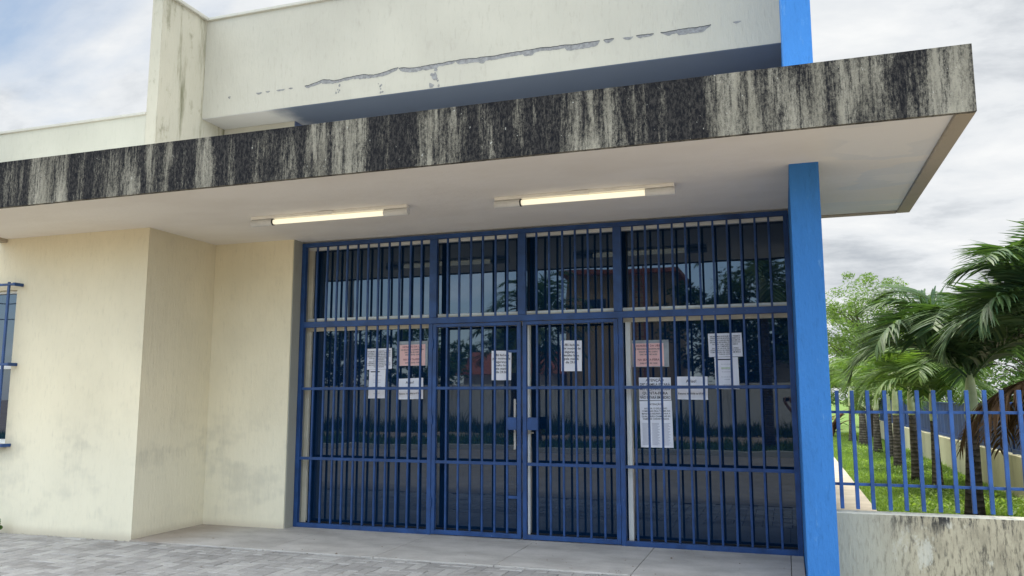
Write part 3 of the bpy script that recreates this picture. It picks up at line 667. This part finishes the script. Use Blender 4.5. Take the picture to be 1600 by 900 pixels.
def palm(label, x, y, th, ch, r, L, nf, seed, leaf='palmleaf', group='palms in a row along the garden wall', lean=(0, 0), dead=0, lw=.030, ll=.5, nl=46, z0=-.02, wind=.15, emin=.6):
    rs = random.Random(seed); t = thing('palm_tree', label, 'palm tree', (x, y, z0), group)
    n = 9; pts = []; rad = []
    for i in range(n):
        f = i/(n-1); pts.append((x+lean[0]*f*th, y+lean[1]*f*th, z0+f*(th-z0))); rad.append(r*(1.35-.5*f+(.35*(1-f)**6)))
    MB().tube(pts, rad, 14).obj('trunk', M['ptrunk'], t, smooth=True)
    tx, ty, tz = pts[-1]
    cp = [(tx+lean[0]*f*ch, ty+lean[1]*f*ch, tz-.01+f*ch) for f in (0, .12, .4, .75, 1)]
    MB().tube(cp, [r*.86, r*1.02, r*.95, r*.72, r*.35], 12).obj('crownshaft', M['crownshaft'], t, smooth=True)
    mb = MB()
    for k in range(nf):
        az = k*2.39996+rs.uniform(-.3, .3); f = k/(nf-1); e0 = R(86)*(1-f)+emin*f+rs.uniform(-.12, .12)
        frond(mb, (cp[-1][0], cp[-1][1], cp[-1][2]-.12*f), az, e0, L*rs.uniform(.85, 1.1), R(112)+rs.uniform(0, .6)+.35*f, rs, nl, lw, ll, wind)
    mb.obj('crown', M[leaf], t)
    if dead:
        mb = MB()
        for k in range(dead):
            frond(mb, (cp[0][0], cp[0][1], cp[0][2]+.15), math.pi*.6+k*.55+rs.uniform(-.2, .2), R(-15), 1.25*rs.uniform(.8, 1.15), R(75), rs, 34, .03, .4, .0, 1.0)
        mb.obj('dead_fronds', M['deadleaf'], t)
    return t
palm('largest palm, with the thick pale crownshaft, near the right end of the picket fence', 2.06, 11.1, 1.22, .60, .078, 1.8, 20, 11, emin=.85, wind=.14, lean=(.035, 0), lw=.034, ll=.60, nl=92)
palm('palm at the right photo edge with brown dead fronds hanging', 2.58, 9.3, 1.62, .60, .085, 1.35, 18, 23, emin=.7, wind=.05, dead=12, nl=80, ll=.56, lw=.032)
palm('second palm from the front in the row, slim trunk with pale crownshaft', 2.27, 14.9, 1.12, .55, .06, 1.25, 14, 31, leaf='palmleaf_light', nl=70, lw=.032)
palm('third palm from the front in the row, its trunk leaning slightly left', 2.20, 16.6, 1.18, .55, .065, 1.35, 13, 47, lean=(-.02, 0), nl=66, lw=.032, leaf='palmleaf_light')
palm('fourth palm from the front in the row', 2.22, 19.3, 1.12, .60, .075, 1.35, 12, 53, nl=52, leaf='palmleaf_light')
palm('fifth palm from the front in the row, thin trunk near the cream wall', 2.42, 22.4, 1.1, .55, .055, 1.3, 11, 61, leaf='palmleaf_light', nl=38)
palm('sixth palm from the front in the row', 2.30, 24.3, 1.15, .65, .08, 1.5, 12, 71, leaf='palmleaf_light', nl=38)
palm('seventh palm from the front in the row, pale broad crownshaft', 2.22, 27.6, 1.15, .75, .10, 1.5, 12, 83, leaf='palmleaf_light', nl=36)
palm('farthest palm of the row, beside the path end', 2.08, 30.0, 1.2, .7, .09, 1.5, 12, 97, leaf='palmleaf_light', nl=34)

def tree(label, x, y, h, cr, leaf, seed, nl=9000, ls=.07, group=None, name='tree', clumps=60, trunk_r=.12, zc=.62, flat=.8, z0=-.1, thin=False, branches=26, stems=1, multi=.5):
    rs = random.Random(seed); t = thing(name, label, 'tree' if name != 'shrub' else 'shrub', (x, y, z0), group)
    mb = MB(); tips = []
    for s in range(stems):
        ox = rs.uniform(-.3, .3)*(stems > 1)
        top = (x+ox*2, y+rs.uniform(-.3, .3), h*.62); mid = (x+ox*1.2+rs.uniform(-.1, .1), y, h*.3)
        mb.tube([(x+ox*.5, y, z0), mid, top], [trunk_r, trunk_r*.75, trunk_r*.35], 8)
        for k in range(branches):
            f = rs.uniform(.3, 1); b0 = Vector((x+ox*.5, y, z0)).lerp(Vector(mid), f*2) if f < .5 else Vector(mid).lerp(Vector(top), f*2-1)
            a = rs.uniform(0, 6.28); d = Vector((math.cos(a), math.sin(a), rs.uniform(.15, 1.3))).normalized(); l = cr*rs.uniform(.5, 1.0)
            b1 = b0+d*l*.55+Vector((0, 0, .05*l)); b2 = b1+(d+Vector((rs.uniform(-.5, .5), rs.uniform(-.5, .5), rs.uniform(-.1, .4)))).normalized()*l*.5
            mb.tube([b0, b1, b2], [trunk_r*.32, trunk_r*.2, trunk_r*.07], 5, False); tips += [b1, b2]
    mb.obj('trunk', M['bark'], t)
    cl = []
    for k in range(clumps):
        if rs.random() < .55 and tips: c = rs.choice(tips)+Vector((rs.gauss(0, .12), rs.gauss(0, .12), rs.gauss(0, .12)))*cr
        else:
            while True:
                u = Vector((rs.uniform(-1, 1), rs.uniform(-1, 1), rs.uniform(-1, 1)))
                if .35 < u.length < 1: break
            c = Vector((x, y, h*zc))+Vector((u.x*cr, u.y*cr, u.z*min(cr*flat, h*(1-zc))))
        cl.append((c, cr*rs.uniform(.12, .30)))
    nr = np.random.RandomState(seed); idx = nr.randint(0, len(cl), nl); cen = np.array([tuple(cl[i][0]) for i in idx]); rad = np.array([cl[i][1] for i in idx])
    P = nr.randn(nl, 3); P /= np.linalg.norm(P, axis=1)[:, None]; P = cen+P*(rad*(nr.rand(nl)**.45))[:, None]*np.array([1, 1, .6])
    P[:, 2] = np.maximum(P[:, 2], .05)
    u = nr.randn(nl, 3); u[:, 2] *= .5; u /= np.linalg.norm(u, axis=1)[:, None]; w = np.cross(u, nr.randn(nl, 3)); w /= np.linalg.norm(w, axis=1)[:, None]
    s = ls*(.6+.8*nr.rand(nl))[:, None]; v = np.stack([P-u*s, P-w*s*.35, P+u*s, P+w*s*.35], 1)
    me = bpy.data.meshes.new('crown'); me.from_pydata((v.reshape(-1, 3)-np.array([x, y, z0])).tolist(), [], [(4*i, 4*i+1, 4*i+2, 4*i+3) for i in range(nl)]); me.materials.append(M[leaf])
    o = bpy.data.objects.new('crown', me); COL.objects.link(o); o.parent = t; WL[o.name] = Vector((x, y, z0))
    return t
tree('feathery light green tree rising beyond the path end', 2.9, 33, 6.3, 2.1, 'feather', 5, 32000, .05, clumps=230, trunk_r=.10, stems=2, branches=44, zc=.62, flat=1.1)
tree('shorter pale green tree left of the feathery one, by the pillar', .9, 38, 4.6, 2.0, 'feather', 6, 9000, .07, clumps=80, trunk_r=.10)
tree('yellow-green leafy tree behind the far palms', 5.2, 36, 5.2, 2.3, 'feather', 12, 9000, .075, clumps=80, trunk_r=.10)
tree('mid green tree beyond the blue panel fence', 8.5, 34, 5.0, 2.6, 'leaf_mid', 13, 9000, .09, clumps=70)
tree('rounded green tree beyond the panel fence at the right edge', 12.5, 36, 5.5, 3.0, 'leaf_mid', 14, 8000, .10, clumps=70)
for i, (x, y, h, c, lf, lab) in enumerate([(1.0, 44, 2.6, 1.8, 'leaf_mid', 'low green bush at the far end of the path'), (4.2, 46, 3.0, 2.2, 'leaf_mid', 'low green bush behind the feathery tree'),
        (8.0, 46, 3.2, 2.6, 'leaf_dark', 'dark bush beyond the cream pier'), (13, 48, 3.4, 3, 'leaf_dark', 'dark bush far behind the panel fence'), (-2, 48, 3.4, 2.6, 'leaf_mid', 'green bush hidden mostly by the blue pillar')]):
    tree(lab, x, y, h, c, lf, 100+i, 5500, .10, name='shrub', clumps=45, trunk_r=.05, zc=.5, branches=10)
# banana-like plants by the path end
def clump_plant(label, x, y, h, n, seed, mat, wleaf=.07, name='leafy_plant', z0=0, spread=.5):
    rs = random.Random(seed); mb = MB()
    for k in range(n):
        az = rs.uniform(0, 6.28); e = rs.uniform(.7, 1.4); p = Vector((x+rs.gauss(0, .05*h), y+rs.gauss(0, .05*h), z0)); vs = []; L = h*rs.uniform(.6, 1.1); sg = 6
        sd = Vector((-math.sin(az), math.cos(az), 0))
        for j in range(sg+1):
            w = wleaf*math.sin(math.pi*min(.97, .06+j/sg*.92)); vs += [p-sd*w, p+sd*w]
            d = Vector((math.cos(az)*math.cos(e), math.sin(az)*math.cos(e), math.sin(e))); p = p+d*L/sg; e -= spread*.45
        mb.add(vs, [(2*j, 2*j+1, 2*j+3, 2*j+2) for j in range(sg)])
    return tag(mb.obj(name, M[mat], loc=(x, y, z0)), label, 'plant')
clump_plant('broad-leaved plant with brown stems beside the path end', 1.45, 33.5, 1.7, 16, 3, 'deadleaf', .10)
clump_plant('bright broad-leaved plant behind the brown one', 1.2, 36, 1.9, 18, 4, 'leaf_mid', .14)
def weed():
    rs = random.Random(9); x, y = -8.44, 7.03; t = thing('weed', 'small green weed growing where paving meets the cream wall', 'plant', (x, y, -.02)); mb = MB(); lf = MB()
    for k in range(12):
        a = rs.uniform(0, 6.28); p0 = Vector((x, y, -.02)); p1 = p0+Vector((math.cos(a)*.06*rs.random(), -abs(math.sin(a))*.05*rs.random(), rs.uniform(.04, .15))); mb.tube([p0, p0.lerp(p1, .5)+Vector((.01, 0, .01)), p1], [.003, .0025, .0015], 5)
        for j in range(4):
            c = p1+Vector((rs.gauss(0, .018), rs.gauss(0, .012), rs.gauss(0, .014))); s = rs.uniform(.014, .028); u = Vector((rs.gauss(0, 1), rs.gauss(0, .5), rs.gauss(0, .5))).normalized(); w = u.cross(Vector((rs.gauss(0, .3), -1, rs.gauss(.6, .3)))).normalized()
            lf.add([c+u*s*math.cos(q)+w*s*.8*math.sin(q) for q in np.linspace(0, 6.28, 8)[:-1]], [tuple(range(7))])
    mb.obj('stem', M['leaf_mid'], t); lf.obj('leaves', M['leaf_mid'], t)
weed()

# ------------------------------------------------------------------ the other side of the street (seen mirrored in the glass)
sw = B((-34, -21.9, -.3), (12, -21.7, 2.1)).obj('street_wall', M['street_wall'], bevel=.01); tag(sw, 'weathered white wall across the street, mirrored in the glass', 'wall')
def scatter(name, x0, x1, ya, yb, n, h, mat, seed):
    rs = np.random.RandomState(seed); x = x0+(x1-x0)*rs.rand(n); y = ya+(yb-ya)*rs.rand(n); a = rs.rand(n)*6.28; w = .03+.03*rs.rand(n); hh = h*(.3+rs.rand(n)*np.clip(.6+.5*np.sin(x*1.7)*np.sin(x*.6+1), .2, 1.2))
    v = np.empty((n, 3, 3)); v[:, 0] = np.stack([x-np.cos(a)*w, y-np.sin(a)*w, 0*x-.16], 1); v[:, 1] = np.stack([x+np.cos(a)*w, y+np.sin(a)*w, 0*x-.16], 1); v[:, 2] = np.stack([x+rs.randn(n)*.3*hh, y+rs.randn(n)*.3*hh, hh-.16], 1)
    me = bpy.data.meshes.new(name); me.from_pydata(v.reshape(-1, 3).tolist(), [], [(3*i, 3*i+1, 3*i+2) for i in range(n)]); me.materials.append(M[mat]); o = bpy.data.objects.new(name, me); COL.objects.link(o); struct(o, 'stuff')
scatter('verge_grass', -34, 10, -11.5, -7.2, 14000, .45, 'leaf_mid', 4); scatter('wall_weeds', -34, 10, -21.6, -18, 7000, .9, 'leaf_dark', 5)
hs = thing('house', 'tan rendered house behind the street wall, mirrored in the glass', 'house', (-8, -28, 0))
B((-11.2, -32, -.2), (-5.6, -26, 8.2)).obj('wall', M['tan'], hs); B((-11.6, -32.4, 8.2), (-5.2, -25.6, 8.45)).obj('roof', M['rooftile'], hs)
for z in (5.6,): MB().box((-10.3, -25.995, z), (-9.0, -25.95, z+1.2)).obj('window', M['glass'], hs)
lt = thing('ladder_mast', 'brick red lattice mast in front of the tan house, mirrored in the glass', 'mast', (-7.2, -25, 0))
for dx in (-.25, .25): MB().tube([(-7.2+dx, -25, -.2), (-7.2+dx, -25, 9)], .05, 6).obj('upright', M['rooftile'], lt)
mb = MB()
for k in range(26): mb.tube([(-7.45, -25, .3*k+.5), (-6.95, -25, .3*k+.5)], .03, 5)
mb.obj('rungs', M['rooftile'], lt)
h2 = thing('house', 'low house with red tile roof behind the street wall, mirrored in the glass', 'house', (-15, -30, 0))
B((-18, -32, -.2), (-11.9, -27, 2.8)).obj('wall', M['street_wall'], h2)
MB().add([(-18.4,-26.6,2.8),(-11.5,-26.6,2.8),(-11.5,-32.4,2.8),(-18.4,-32.4,2.8),(-18.4,-29.5,4.2),(-11.5,-29.5,4.2)], [(0,1,5,4),(2,3,4,5),(0,4,3),(1,2,5),(0,3,2,1)]).obj('roof', M['rooftile'], h2)
h3 = thing('house', 'pale flat-roofed house across the street, mirrored near the pillar', 'house', (1, -30, 0))
B((-1.5, -33, -.2), (5.0, -27, 3.6)).obj('wall', M['street_wall'], h3); B((-1.8, -33.3, 3.6), (5.3, -26.7, 3.8)).obj('roof', M['coping'], h3)
tree('broad dark tree across the street, mirrored in the left window', -25, -25, 6.2, 3.6, 'leaf_dark', 201, 6000, .16, clumps=60, trunk_r=.2)
tree('bushy tree across the street left of the palms', -20.5, -27, 6.0, 3.0, 'leaf_mid', 202, 6000, .15, clumps=60, trunk_r=.2)
tree('dark tree across the street behind the palms', -16.5, -33, 6.6, 3.4, 'leaf_dark', 203, 6000, .15, clumps=60, trunk_r=.2)
tree('round tree across the street between palm and tan house', -12.3, -34, 6.4, 2.5, 'leaf_dark', 204, 5000, .15, clumps=50, trunk_r=.2)
tree('tall spreading tree across the street right of the tan house', -2.0, -26.5, 8.6, 4.4, 'leaf_dark', 205, 14000, .15, clumps=110, trunk_r=.28)
tree('dark tree across the street nearest the pillar', 6.5, -26, 7.0, 3.6, 'leaf_dark', 206, 6000, .16, clumps=60, trunk_r=.25)
palm('tall palm across the street, mirrored in the glass door', -7.9, -5.9-3.2, 3.3, .8, .14, 2.6, 16, 301, group='palms across the street', lw=.06, ll=.75, nl=40, z0=-.16, wind=.1, emin=-.1)
palm('second palm across the street, nearer the left window', -9.6, -11.5, 2.4, .7, .13, 2.4, 14, 302, group='palms across the street', lw=.06, ll=.7, nl=36, z0=-.16, wind=.1)
palm('palm across the street mirrored beside the blue pillar', -.6, -9.6, 4.6, .8, .14, 2.5, 14, 303, group='palms across the street', lw=.06, ll=.7, nl=36, z0=-.16, wind=.1, emin=-.3)
up = thing('utility_pole', 'grey utility pole across the street, mirrored in the glass', 'utility pole', (-14.2, -7.6, -.16))
MB().tube([(-14.2, -7.6, -.16), (-14.2, -7.6, 7.5)], [.14, .09], 10).obj('post', M['pole'], up, smooth=True); B((-14.9, -7.65, 7.0), (-13.5, -7.55, 7.12)).obj('crossarm', M['pole'], up)
u2 = thing('utility_pole', 'second grey utility pole far along the street, mirrored in the glass', 'utility pole', (-38, -7.6, -.16))
MB().tube([(-38, -7.6, -.16), (-38, -7.6, 7.5)], [.14, .09], 10).obj('post', M['pole'], u2, smooth=True); B((-38.7, -7.65, 7.0), (-37.3, -7.55, 7.12)).obj('crossarm', M['pole'], u2)
for k, (dz, lab) in enumerate(((7.14, 'topmost cable strung between the utility poles'), (6.5, 'middle cable strung between the utility poles'), (5.9, 'lowest cable strung between the utility poles'))):
    tag(MB().tube([(-38+23.8*f, -7.6, dz-1.6*(1-(2*f-1)**2)) for f in np.linspace(0, 1, 16)], .018, 5).obj('cable', M['wire']), lab, 'cable', 'cables along the street')

# ------------------------------------------------------------------ the photographer, mirrored beside the pillar
def skin(name, mat, chain, parent, base, sub=2):
    """chain: dict joint -> (pos, radius); edges list"""
    joints, edges = chain; me = bpy.data.meshes.new(name); names = list(joints)
    me.from_pydata([tuple(Vector(joints[n][0])-Vector(base)) for n in names], [(names.index(a), names.index(b)) for a, b in edges], [])
    o = bpy.data.objects.new(name, me); COL.objects.link(o); o.parent = parent; me.materials.append(mat)
    md = o.modifiers.new('skin', 'SKIN'); md.use_smooth_shade = True
    for i, n in enumerate(names):
        r = joints[n][1]; r = r if isinstance(r, tuple) else (r, r); me.skin_vertices[0].data[i].radius = r; me.skin_vertices[0].data[i].use_root = (i == 0)
    s = o.modifiers.new('sub', 'SUBSURF'); s.levels = sub; s.render_levels = sub
    return o
def person():
    bx, by = .46, -.50; base = (bx, by, -.15); t = thing('person', 'person in pale shirt and dark trousers holding up a phone, mirrored beside the pillar', 'person', base); z = -.15
    J = {'pelvis': ((bx, by, z+.95), (.15, .11)), 'waist': ((bx, by, z+1.08), (.135, .10)), 'chest': ((bx, by+.01, z+1.30), (.16, .11)), 'neckb': ((bx, by, z+1.46), (.075, .07)), 'neck': ((bx, by+.01, z+1.52), .055),
         'jaw': ((bx-.01, by+.04, z+1.60), (.065, .075)), 'skull': ((bx-.01, by+.02, z+1.70), (.078, .095)), 'crown': ((bx-.01, by+.01, z+1.76), (.05, .06))}
    E_ = [('pelvis', 'waist'), ('waist', 'chest'), ('chest', 'neckb'), ('neckb', 'neck'), ('neck', 'jaw'), ('jaw', 'skull'), ('skull', 'crown')]
    for s, n in ((-1, 'l'), (1, 'r')):
        hand = (.0+s*.055, -.10, 1.46); elbow = (bx-.25 if s < 0 else bx+.12, by+.17, z+1.20)
        if s > 0: hand = (.07, -.10, 1.46)
        J.update({'sh'+n: ((bx+s*.17, by, z+1.42), .06), 'el'+n: (elbow, .042), 'wr'+n: ((hand[0]+.02, hand[1]-.06, hand[2]-.07), .028), 'pa'+n: (hand, (.035, .02)),
                  'hip'+n: ((bx+s*.095, by, z+.88), .095), 'kn'+n: ((bx+s*.11, by+.02, z+.48), .06), 'an'+n: ((bx+s*.12, by-.01, z+.09), .04), 'to'+n: ((bx+s*.13, by+.15, z+.04), (.04, .03))})
        E_ += [('chest', 'sh'+n), ('sh'+n, 'el'+n), ('el'+n, 'wr'+n), ('wr'+n, 'pa'+n), ('pelvis', 'hip'+n), ('hip'+n, 'kn'+n), ('kn'+n, 'an'+n), ('an'+n, 'to'+n)]
        for k in range(4):
            a = (hand[0]-s*.004, hand[1]+.012, hand[2]+.03-.02*k); b = (a[0]+s*-.0+(-s)*.0, a[1]+.035, a[2]+.004); c = (b[0]-s*.028, b[1]+.006, b[2])
            J.update({f'f{n}{k}a': (a, .009), f'f{n}{k}b': (b, .008), f'f{n}{k}c': (c, .007)}); E_ += [('pa'+n, f'f{n}{k}a'), (f'f{n}{k}a', f'f{n}{k}b'), (f'f{n}{k}b', f'f{n}{k}c')]
        a = (hand[0]-s*.02, hand[1]-.005, hand[2]+.035); b = (a[0]-s*.022, a[1]+.01, a[2]+.02); J.update({f't{n}a': (a, .011), f't{n}b': (b, .009)}); E_ += [('wr'+n, f't{n}a'), (f't{n}a', f't{n}b')]
    skin('body', M['skin'], (J, E_), t, base)
    def sub(keys, edges, grow, name, mat, shift=None):
        jj = {k: (J[k][0], tuple(x+grow for x in (J[k][1] if isinstance(J[k][1], tuple) else (J[k][1],)*2))) for k in keys}
        if shift: jj.update(shift)
        skin(name, mat, (jj, edges), t, base)
    hl = lambda a, b, f: tuple(Vector(J[a][0]).lerp(Vector(J[b][0]), f))
    sub(['waist', 'pelvis', 'chest', 'neckb', 'shl', 'shr'], [('waist', 'pelvis'), ('waist', 'chest'), ('chest', 'neckb'), ('chest', 'shl'), ('chest', 'shr'), ('shl', 'ml'), ('shr', 'mr')], .022, 'shirt', M['shirt'], {'ml': (hl('shl', 'ell', .8), .066), 'mr': (hl('shr', 'elr', .8), .066)})
    sub(['pelvis', 'hipl', 'hipr', 'knl', 'knr', 'anl', 'anr'], [('pelvis', 'hipl'), ('pelvis', 'hipr'), ('hipl', 'knl'), ('hipr', 'knr'), ('knl', 'anl'), ('knr', 'anr')], .018, 'trousers', M['trouser'])
    for s in (-1, 1): MB().box((bx+s*.13-.05, by-.08, z), (bx+s*.13+.05, by+.21, z+.085)).obj('shoe', M['shoe'], t, bevel=.03)
    hd = MB(); cx, cy, cz = bx-.01, by+.0, z+1.715; vs = []
    for i in range(9):
        th = i/8*1.75
        for k in range(16): a = k/16*6.28; vs.append((cx+.098*math.sin(th)*math.cos(a), cy+.112*math.sin(th)*math.sin(a)-.012, cz+.09*math.cos(th)))
    hd.add(vs, [(i*16+k, i*16+(k+1) % 16, (i+1)*16+(k+1) % 16, (i+1)*16+k) for i in range(8) for k in range(16)]); hd.obj('hair', M['hair'], t, smooth=True)
    fc = MB(); fy = by+.115
    for s in (-1, 1): fc.tube([(bx-.01+s*.032, fy-.004, z+1.655), (bx-.01+s*.032, fy+.002, z+1.655)], .012, 8)
    fc.tube([(bx-.01, fy, z+1.655), (bx-.01, fy+.022, z+1.62), (bx-.01, fy, z+1.61)], [.008, .013, .01], 8); fc.box((bx-.035, fy-.01, z+1.575), (bx+.015, fy+.002, z+1.583)); fc.obj('face_features', M['hair'], t)
    ph = tag(B((-.075, -.075, 1.425), (.075, -.067, 1.50)).obj('phone', M['phone'], bevel=.004), 'black phone held sideways by the photographer', 'phone')
person()
